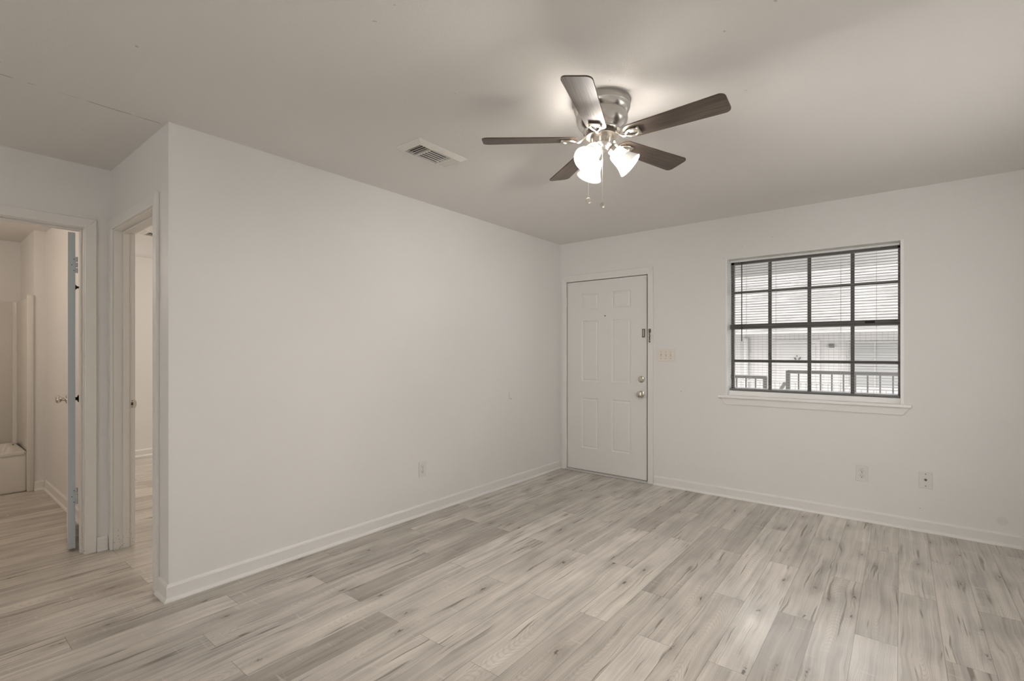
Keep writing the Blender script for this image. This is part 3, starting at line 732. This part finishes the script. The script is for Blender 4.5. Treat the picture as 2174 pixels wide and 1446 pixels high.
obj('flywheel', bm, 'bronze_dark', fan, True, label='dark flywheel ring')
bm = NB(); lathe(bm, [(0, 2.279), (0.051, 2.279), (0.0525, 2.275), (0.0525, 2.238), (0.051, 2.233), (0.049, 2.229), (0.046, 2.221), (0.036, 2.213), (0.020, 2.209), (0, 2.208)], 48, F0)
sw = obj('switch_housing', bm, 'brushed', fan, True)
for k in range(6):
    a = 2 * PI * k / 6 + 0.3
    bm = NB(); box(bm, -0.0035, 0.0035, -0.0015, 0.0015, 2.236, 2.276, 0.001)
    bmesh.ops.transform(bm, matrix=Matrix.Translation((FX + 0.0528 * math.cos(a), FYc + 0.0528 * math.sin(a), 0)) @ Matrix.Rotation(a + PI / 2, 4, 'Z'), verts=bm.verts)
    obj('housing_rib', bm, 'steel', sw)
# blades
BZc, PIT, A0 = 2.264, math.radians(-11.0), math.radians(-143.6)
def blade_outline():
    pts = []
    def arc(cx, cy, r, a0, a1, n=8): pts.extend([(cx + r * math.cos(a0 + (a1 - a0) * i / n), cy + r * math.sin(a0 + (a1 - a0) * i / n)) for i in range(n + 1)])
    hw0, hw1, r0, r1 = 0.047, 0.0615, 0.112, 0.562
    arc(r1 - 0.026, -hw1 + 0.026, 0.026, -PI / 2, -0.12); arc(r1 - 0.026, hw1 - 0.026, 0.026, 0.12, PI / 2)
    arc(r0 + 0.042, hw0 - 0.042, 0.042, PI / 2, PI * 0.93); arc(r0 + 0.042, -hw0 + 0.042, 0.042, PI * 1.07, PI * 1.5)
    return pts
for k in range(5):
    a = A0 + k * 2 * PI / 5
    mx = Matrix.Translation((FX, FYc, BZc)) @ Matrix.Rotation(a, 4, 'Z') @ Matrix.Rotation(PIT, 4, 'X')
    bm = NB(); prism(bm, blade_outline(), 0.0, 0.0055)
    ul = bm.loops.layers.uv.new('UVMap')
    for f in bm.faces:
        for lp in f.loops: lp[ul].uv = (lp.vert.co.y + k * 0.37, lp.vert.co.x + k * 1.3)
    bmesh.ops.transform(bm, matrix=mx, verts=bm.verts)
    bl = obj('blade', bm, 'blade', fan)
    # blade iron: curved arm from the flywheel, ending in an open loop under the blade
    bm = NB(); arm = []
    for i in range(13):
        s = i / 12; r_ = 0.062 + s * 0.066
        z_ = 2.287 - 0.034 * (0.5 - 0.5 * math.cos(PI * min(1, s * 1.15))) - 0.004 * math.sin(PI * s)
        arm.append((r_, 0.0, z_ - BZc))
    arm = [Vector(p) for p in arm]
    rz = Matrix.Translation((FX, FYc, BZc)) @ Matrix.Rotation(a, 4, 'Z')
    tube(bm, [rz @ p for p in arm], [0.010] * 4 + [0.0085] * 5 + [0.0075] * 4, 10, 0.55)
    loop = []
    for i in range(25):
        q = 2 * PI * i / 24
        # pointed drop: narrow at the arm, flat at the outer end
        x_ = 0.153 - 0.031 * math.cos(q); y_ = 0.0255 * math.sin(q) * (0.62 + 0.38 * (1 - math.cos(q)) / 2 * 1.4)
        loop.append(mx @ Vector((x_, y_, -0.0075)))
    tube(bm, loop, 0.0062, 8, 0.8)
    box_ = NB(); box(box_, 0.138, 0.184, -0.020, 0.020, -0.0035, 0.0, 0.001); add(bm, box_, mx)
    box_ = NB(); box(box_, 0.180, 0.192, -0.026, 0.026, -0.011, 0.0, 0.003); add(bm, box_, mx)
    ir = obj('blade_iron', bm, 'steel', bl, True)
# lamp shades
LA = -1.6243
for k in range(3):
    a = LA + k * 2 * PI / 3; e = Vector((math.cos(a), math.sin(a), 0)); c = Vector((FX, FYc, 0))
    rim = c + e * 0.130 + Vector((0, 0, 2.134)); neck = c + e * 0.058 + Vector((0, 0, 2.202)); d = (rim - neck).normalized(); L = (rim - neck).length
    bm = NB()
    p0 = c + e * 0.046 + Vector((0, 0, 2.240)); p1 = c + e * 0.060 + Vector((0, 0, 2.240)); p2 = neck - d * 0.030 + Vector((0, 0, 0.008)); p3 = neck - d * 0.012
    tube(bm, [p0, p1, (p1 + p2) / 2, p2, p3], 0.0075, 10)
    fm = Matrix.Translation(neck) @ frame_z(d)
    lathe(bm, [(0, -0.022), (0.016, -0.022), (0.021, -0.018), (0.022, -0.002), (0.029, 0.000), (0.030, 0.010), (0.027, 0.011), (0, 0.011)], 28, fm)
    for q in range(3):
        cyl(bm, fm @ Vector((0.029 * math.cos(q * 2.1), 0.029 * math.sin(q * 2.1), 0.005)), fm @ Vector((0.037 * math.cos(q * 2.1), 0.037 * math.sin(q * 2.1), 0.005)), 0.0028, 8)
    obj('lamp_holder', bm, 'steel', fan, True)
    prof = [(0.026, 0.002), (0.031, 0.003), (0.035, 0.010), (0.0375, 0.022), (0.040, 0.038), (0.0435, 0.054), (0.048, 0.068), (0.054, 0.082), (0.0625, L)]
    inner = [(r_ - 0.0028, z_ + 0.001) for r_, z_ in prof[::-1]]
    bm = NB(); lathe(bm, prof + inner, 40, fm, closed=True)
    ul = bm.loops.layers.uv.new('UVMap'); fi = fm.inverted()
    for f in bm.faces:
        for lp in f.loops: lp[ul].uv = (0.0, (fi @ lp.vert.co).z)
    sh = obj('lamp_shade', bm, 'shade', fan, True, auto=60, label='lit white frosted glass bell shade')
    bm = NB()
    lathe(bm, [(0, 0.012), (0.012, 0.012), (0.013, 0.022), (0.019, 0.034), (0.0245, 0.046), (0.026, 0.057), (0.0245, 0.068), (0.018, 0.078), (0.009, 0.0825), (0, 0.083)], 24, fm)
    obj('light_bulb', bm, 'bulb', sh, True)
# pull chains
def pull_chain(top, length):
    bm = NB(); n = int(length / 0.0042)
    cyl(bm, (top[0], top[1], top[2] - length), top, 0.0006, 6)
    for i in range(n):
        t = NB(); bmesh.ops.create_icosphere(t, subdivisions=1, radius=0.0017); add(bm, t, Matrix.Translation((top[0], top[1], top[2] - i * 0.0042)))
    pc = obj('pull_chain', bm, 'chain', fan, True)
    bm = NB(); zc = top[2] - length - 0.014; va = math.radians(62)
    rot = Matrix.Translation((top[0], top[1], zc)) @ Matrix.Rotation(va, 4, 'Z') @ Matrix.Rotation(PI / 2, 4, 'X')
    lathe(bm, [(0, -0.004), (0.010, -0.004), (0.0135, -0.0025), (0.0135, 0.0025), (0.010, 0.004), (0, 0.004)], 24, rot)
    obj('pull_disc', bm, 'steel', pc, True)
rt = Vector((0.7818, 0.6236, 0)); fw = Vector((-0.6236, 0.7818, 0))
p = Vector((FX, FYc, 2.212)) + fw * -0.012 + rt * 0.001; pull_chain(p, 0.255 - 0.012)
p = Vector((FX, FYc, 2.222)) - rt * 0.066 - fw * 0.02; 
bm = NB(); tube(bm, [Vector((FX, FYc, 2.226)) - rt * 0.046 - fw * 0.012, Vector((FX, FYc, 2.226)) - rt * 0.058 - fw * 0.017, p], 0.0025, 8); obj('chain_guide', bm, 'steel', sw, True)
pull_chain(p, 0.235)

# ------------------------------------------------------------------ ceiling registers
def register(label, x0, x1, y0, y1, zc, group=None):
    t = thing('ceiling_vent', label, 'vent', ((x0 + x1) / 2, (y0 + y1) / 2, zc), group)
    fw_ = 0.030; h = 0.020; e = 0.0005
    bm = NB(); ix0, ix1, iy0, iy1 = x0 + fw_, x1 - fw_, y0 + fw_, y1 - fw_
    o = [(x0, y0, zc - e), (x1, y0, zc - e), (x1, y1, zc - e), (x0, y1, zc - e)]
    o2 = [(a_ + (0.002 if i in (0, 3) else -0.002), b_ + (0.002 if i < 2 else -0.002), zc - 0.005) for i, (a_, b_, _) in enumerate(o)]
    i_ = [(ix0, iy0, zc - h), (ix1, iy0, zc - h), (ix1, iy1, zc - h), (ix0, iy1, zc - h)]
    j_ = [(ix0 + 0.006, iy0 + 0.006, zc - h), (ix1 - 0.006, iy0 + 0.006, zc - h), (ix1 - 0.006, iy1 - 0.006, zc - h), (ix0 + 0.006, iy1 - 0.006, zc - h)]
    k_ = [(a_, b_, zc - 0.006) for a_, b_, _ in j_]
    vs = [bm.verts.new(p_) for p_ in o + o2 + i_ + j_ + k_]
    for L_ in range(4):
        for q in range(4): bm.faces.new((vs[L_ * 4 + q], vs[L_ * 4 + (q + 1) % 4], vs[L_ * 4 + 4 + (q + 1) % 4], vs[L_ * 4 + 4 + q]))
    bmesh.ops.recalc_face_normals(bm, faces=bm.faces)
    obj('frame', bm, 'vent', t)
    gx0, gx1, gy0, gy1 = ix0 + 0.006, ix1 - 0.006, iy0 + 0.006, iy1 - 0.006
    bm = NB(); quadset(bm, [(gx0, gy0, zc - 0.003), (gx1, gy0, zc - 0.003), (gx1, gy1, zc - 0.003), (gx0, gy1, zc - 0.003)], [(0, 3, 2, 1)])
    obj('duct_opening', bm, 'vent_dark', t, label='dark duct behind the slats')
    L_ = gy1 - gy0; ya, yb = gy0 + L_ * 0.27, gy0 + L_ * 0.79
    for y_ in (ya, yb):
        bm = NB(); box(bm, gx0, gx1, y_ - 0.005, y_ + 0.005, zc - h - 0.001, zc - 0.004); obj('divider', bm, 'vent', t)
    def slat(cx_, cy_, l_, along, ang, w_=0.013):
        bm = NB(); tt = NB(); box(tt, -l_ / 2, l_ / 2, -w_ / 2, w_ / 2, -0.0008, 0.0008)
        m_ = Matrix.Translation((cx_, cy_, zc - h + 0.004)) @ Matrix.Rotation(0 if along == 'X' else PI / 2, 4, 'Z') @ Matrix.Rotation(ang, 4, 'X')
        add(bm, tt, m_); obj('slat', bm, 'vent', t)
    for q in range(4):
        slat((gx0 + gx1) / 2, gy0 + (ya - gy0) * (q + 0.75) / 4.4, gx1 - gx0, 'X', 1.5, 0.005)
    for q in range(6):
        slat(gx0 + (gx1 - gx0) * (q + 0.5) / 6 , (ya + yb) / 2, yb - ya - 0.010, 'Y', 1.5, 0.007)
    for q in range(4):
        slat((gx0 + gx1) / 2, yb + (gy1 - yb) * (q + 0.5) / 4, gx1 - gx0, 'X', -0.55, 0.013)
register('white three-way ceiling register left of the fan', 0.648, 0.858, -2.732, -2.352, H)
register('white ceiling register in the bedroom seen through the doorway', -2.85, -2.62, -3.07, -2.68, 2.42)

# ------------------------------------------------------------------ bathroom door leaf (open)
bd = sroot('door_2', 'open flat bathroom door seen edge-on', (-1.200, -3.806, 0.018), 'door')
ang = math.radians(180 - 8.6)
leafM = Matrix.Translation((-1.200, -3.806, 0)) @ Matrix.Rotation(ang, 4, 'Z')
# local: x along the leaf away from the hinge, y: +y = towards the -Y room side after rotation
lw, lt, lz0, lz1 = 0.62, 0.035, 0.018, 2.028
bm = NB(); tt = NB(); box(tt, 0.0015, lw, 0.0, lt, lz0, lz1); add(bm, tt, leafM)
obj('leaf', bm, 'door', bd)
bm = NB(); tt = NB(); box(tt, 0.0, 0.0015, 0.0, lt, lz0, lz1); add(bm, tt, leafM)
obj('hinge_edge', bm, 'door_edge', bd, label='hinge edge, its blue-grey colour standing in for cool light')
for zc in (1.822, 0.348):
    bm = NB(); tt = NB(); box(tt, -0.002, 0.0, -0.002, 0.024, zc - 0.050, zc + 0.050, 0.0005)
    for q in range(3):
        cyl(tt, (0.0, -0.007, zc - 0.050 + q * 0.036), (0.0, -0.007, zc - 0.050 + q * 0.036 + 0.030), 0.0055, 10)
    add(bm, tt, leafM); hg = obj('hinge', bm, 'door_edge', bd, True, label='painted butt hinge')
    bm = NB(); tt = NB()
    for (yy_, zz_) in ((0.006, 0.036), (0.016, 0.0), (0.006, -0.036)): cyl(tt, (-0.0028, yy_, zc + zz_), (-0.001, yy_, zc + zz_), 0.0028, 8)
    add(bm, tt, leafM); obj('screw', bm, 'dark_slot', hg)
kp = [(0, 0), (0.032, 0), (0.031, 0.005), (0.022, 0.008), (0.013, 0.011), (0.011, 0.026), (0.016, 0.031), (0.025, 0.037), (0.028, 0.046), (0.025, 0.055), (0.016, 0.060), (0, 0.061)]
bm = NB(); lathe(bm, kp, 28, leafM @ Matrix.Translation((lw - 0.065, lt, 0.93)) @ Matrix.Rotation(-PI / 2, 4, 'X')); obj('door_knob', bm, 'steel', bd, True, label='silver round knob')
bm = NB(); lathe(bm, [(r_, z_ * 0.62) for r_, z_ in kp], 28, leafM @ Matrix.Translation((lw - 0.065, 0.0, 0.93)) @ Matrix.Rotation(PI / 2, 4, 'X')); obj('door_knob', bm, 'bronze_dark', bd, True, label='dark round knob')
bm = NB(); lathe(bm, [(0, 0), (0.020, 0), (0.017, 0.006), (0.008, 0.013), (0.006, 0.026), (0.010, 0.030), (0, 0.032)], 20, leafM @ Matrix.Translation((0.25, 0.0, 1.705)) @ Matrix.Rotation(PI / 2, 4, 'X'))
obj('robe_hook', bm, 'hook', bd, True, label='small dark brown hook')

# ------------------------------------------------------------------ bathtub with fibreglass surround
tub = thing('bathtub', 'white fibreglass bathtub with surround in the bathroom alcove', 'bathtub', (-3.68, -4.5, 0.0))
bm = NB(); tt = NB()
box(tt, -4.04, -3.295, -5.28, -3.780, 0.0, 0.365)
top = [f for f in tt.faces if f.normal.z > 0.9]
bmesh.ops.inset_region(tt, faces=top, thickness=0.085)
r_ = bmesh.ops.extrude_face_region(tt, geom=top)
nv = [v for v in r_['geom'] if isinstance(v, bmesh.types.BMVert)]
bmesh.ops.delete(tt, geom=top, context='FACES_ONLY')
cx_ = sum((v.co for v in nv), Vector()) / len(nv)
for v in nv: v.co = Vector((cx_.x + (v.co.x - cx_.x) * 0.8, cx_.y + (v.co.y - cx_.y) * 0.86, 0.07))
bmesh.ops.bevel(tt, geom=list(tt.edges), offset=0.022, segments=4, profile=0.5, affect='EDGES')
bmesh.ops.recalc_face_normals(tt, faces=tt.faces); add(bm, tt)
obj('tub_basin', bm, 'tub', tub, True, auto=50)
bm = NB()
box(bm, -4.079, -4.045, -5.28, -3.760, 0.350, 1.765, 0.004)
box(bm, -4.06, -3.30, -3.775, -3.7425, 0.350, 1.765, 0.004)
cyl(bm, (-4.035, -3.775, 0.35), (-4.035, -3.775, 1.764), 0.032, 28)
obj('tub_surround', bm, 'tub', tub, True)
bm = NB(); box(bm, -3.300, -3.262, -3.790, -3.7425, 0.0, 1.79, 0.010)
obj('front_flange', bm, 'tub', tub, True)
bm = NB(); box(bm, -3.302, -3.285, -5.28, -3.800, 0.335, 0.372, 0.008); obj('rim_lip', bm, 'tub', tub, True)
bm = NB(); ball(bm, (-3.83, -3.820, 0.368), 0.012, (1.4, 0.6, 0.5)); obj('drain_lever', bm, 'hook', tub, True, label='small dark lever')

# ------------------------------------------------------------------ outside: own balcony
bm = NB(); box(bm, -5, 6.5, FT, 1.50, -0.22, -0.03); o = struct('floor.001', bm, 'concrete', 'concrete balcony slab outside the window', cat='balcony')
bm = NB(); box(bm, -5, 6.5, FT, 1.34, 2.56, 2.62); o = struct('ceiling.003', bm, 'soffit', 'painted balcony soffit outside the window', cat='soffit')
bm = NB(); box(bm, -5, 6.5, 1.34, 1.46, 2.10, 2.70, 0.004)
tag(obj('balcony_beam', bm, 'soffit', loc=(0.7, 1.4, 2.10)), 'pale beam along the balcony edge above the window view', 'beam')
def railing(name, label, xs, ztop, zbot, y, m, posts, sp=0.098, bw=0.011, group=None, rail_h=0.034, foot=-0.03):
    t = thing(name, label, 'railing', ((xs[0] + xs[1]) / 2, y, foot), group)
    bm = NB(); box(bm, xs[0], xs[1], y - 0.022, y + 0.022, ztop - rail_h, ztop, 0.003); obj('top_rail', bm, m, t)
    bm = NB(); box(bm, xs[0], xs[1], y - 0.015, y + 0.015, zbot, zbot + 0.03); obj('bottom_rail', bm, m, t)
    for px_ in posts:
        bm = NB(); box(bm, px_ - 0.019, px_ + 0.019, y - 0.019, y + 0.019, foot, ztop - 0.004); obj('post', bm, m, t)
    k = 0; x_ = xs[0] + sp; b0 = None
    while x_ < xs[1] - sp * 0.4:
        if b0 is None:
            bm = NB(); box(bm, x_ - bw / 2, x_ + bw / 2, y - bw / 2, y + bw / 2, zbot + 0.02, ztop - rail_h + 0.004); b0 = obj('baluster', bm, m, t, loc=(x_, y, zbot)); xb0 = x_
        else:
            q = b0.copy(); C.objects.link(q); q.parent = t; q.location = b0.location + Vector((x_ - xb0, 0, 0))
        x_ += sp
railing('balcony_railing', 'dark iron railing outside the window, right of the stair gap', (1.975, 4.6), 1.076, 0.06, 1.40, 'rail', (1.975, 4.58), bw=0.013)
railing('balcony_railing', 'dark iron railing outside the window, left of the stair gap', (-0.40, 1.770), 1.006, 0.06, 1.40, 'rail', (-0.38, 1.755), bw=0.013)
d0, d1 = Vector((1.930, 1.47, 0.925)), Vector((1.47, 2.35, 0.30))
hr = thing('outdoor_staircase', 'outdoor staircase with dark sloping handrail going down from the balcony gap', 'staircase', (1.70, 1.91, -1.66))
bm = NB(); tube(bm, [d0, d0 * 0.5 + d1 * 0.5, d1], 0.019, 8); obj('handrail', bm, 'rail', hr, label='dark sloping handrail')
for (px_, py_, pt_, pb_) in ((1.70, 1.91, 0.61, -0.541), (1.49, 2.31, 0.33, -0.901)):
    bm = NB(); box(bm, px_ - 0.015, px_ + 0.015, py_ - 0.015, py_ + 0.015, pb_, pt_); obj('post', bm, 'rail', hr)
# outside stair flight the handrail follows, below the sight line
bm = NB()
for k in range(8): box(bm, 1.80 - 0.9, 1.95, 1.52 + k * 0.25, 1.79 + k * 0.25, -0.40 - k * 0.18, -0.36 - k * 0.18)
obj('stair_flight', bm, 'concrete', hr)

# ------------------------------------------------------------------ outside: building across the courtyard
NX0, NX1, NY = -14.0, 18.0, 9.0
nb = thing('apartment_building', 'pale sided building with a shingle roof across the courtyard', 'building', (2.0, NY, -3.2))
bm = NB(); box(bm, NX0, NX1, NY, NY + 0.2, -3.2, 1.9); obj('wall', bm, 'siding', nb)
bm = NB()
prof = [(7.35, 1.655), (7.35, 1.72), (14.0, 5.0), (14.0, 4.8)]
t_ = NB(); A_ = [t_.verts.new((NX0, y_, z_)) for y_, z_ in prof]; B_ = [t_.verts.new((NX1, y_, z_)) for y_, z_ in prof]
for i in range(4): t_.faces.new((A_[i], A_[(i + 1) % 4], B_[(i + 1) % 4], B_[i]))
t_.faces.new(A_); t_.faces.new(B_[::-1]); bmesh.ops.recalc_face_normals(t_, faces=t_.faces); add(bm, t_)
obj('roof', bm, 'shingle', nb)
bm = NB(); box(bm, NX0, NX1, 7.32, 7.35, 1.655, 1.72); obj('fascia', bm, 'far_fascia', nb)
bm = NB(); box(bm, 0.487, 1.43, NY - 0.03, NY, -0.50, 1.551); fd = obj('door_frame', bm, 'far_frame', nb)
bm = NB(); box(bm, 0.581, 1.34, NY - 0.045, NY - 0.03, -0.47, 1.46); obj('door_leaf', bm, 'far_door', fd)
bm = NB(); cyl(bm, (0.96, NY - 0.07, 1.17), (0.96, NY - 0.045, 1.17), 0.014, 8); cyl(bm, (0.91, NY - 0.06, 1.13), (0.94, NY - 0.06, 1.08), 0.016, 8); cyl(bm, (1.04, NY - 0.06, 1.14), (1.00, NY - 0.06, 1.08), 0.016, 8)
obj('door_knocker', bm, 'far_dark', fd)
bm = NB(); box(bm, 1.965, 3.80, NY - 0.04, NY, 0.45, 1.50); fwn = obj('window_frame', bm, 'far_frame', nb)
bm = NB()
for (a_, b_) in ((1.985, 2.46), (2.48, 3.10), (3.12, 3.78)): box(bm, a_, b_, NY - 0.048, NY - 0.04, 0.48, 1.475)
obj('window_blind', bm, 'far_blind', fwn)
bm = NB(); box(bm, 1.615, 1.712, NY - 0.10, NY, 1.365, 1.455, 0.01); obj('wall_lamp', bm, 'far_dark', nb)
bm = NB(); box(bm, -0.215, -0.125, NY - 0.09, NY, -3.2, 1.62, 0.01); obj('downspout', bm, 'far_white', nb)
bm = NB(); box(bm, NX0, NX1, 7.30, NY, -0.62, -0.48); obj('walkway_slab', bm, 'concrete', nb)
railing('walkway_railing', 'thin iron railing on the walkway across, taller section left', (-1.0, 1.955), 0.635, -0.36, 7.40, 'rail_far', (1.945,), bw=0.014, foot=-0.48)
railing('walkway_railing', 'thin iron railing on the walkway across, lower section right', (2.01, 4.6), 0.545, -0.36, 7.40, 'rail_far', (2.02,), bw=0.014, foot=-0.48)
bm = NB(); box(bm, -25, 28, 0.3, 30, -3.4, -3.2); o = struct('floor.002', bm, 'ground', 'courtyard paving far below the balcony', cat='ground')
# outer face of our own building below and above the opening so that daylight comes in only through the window
bm = NB(); box(bm, -5, 6.5, FT, FT + 0.02, -3.2, -0.22); struct('wall_outside_lower', bm, 'siding', 'outside wall below the balcony', cat='wall')
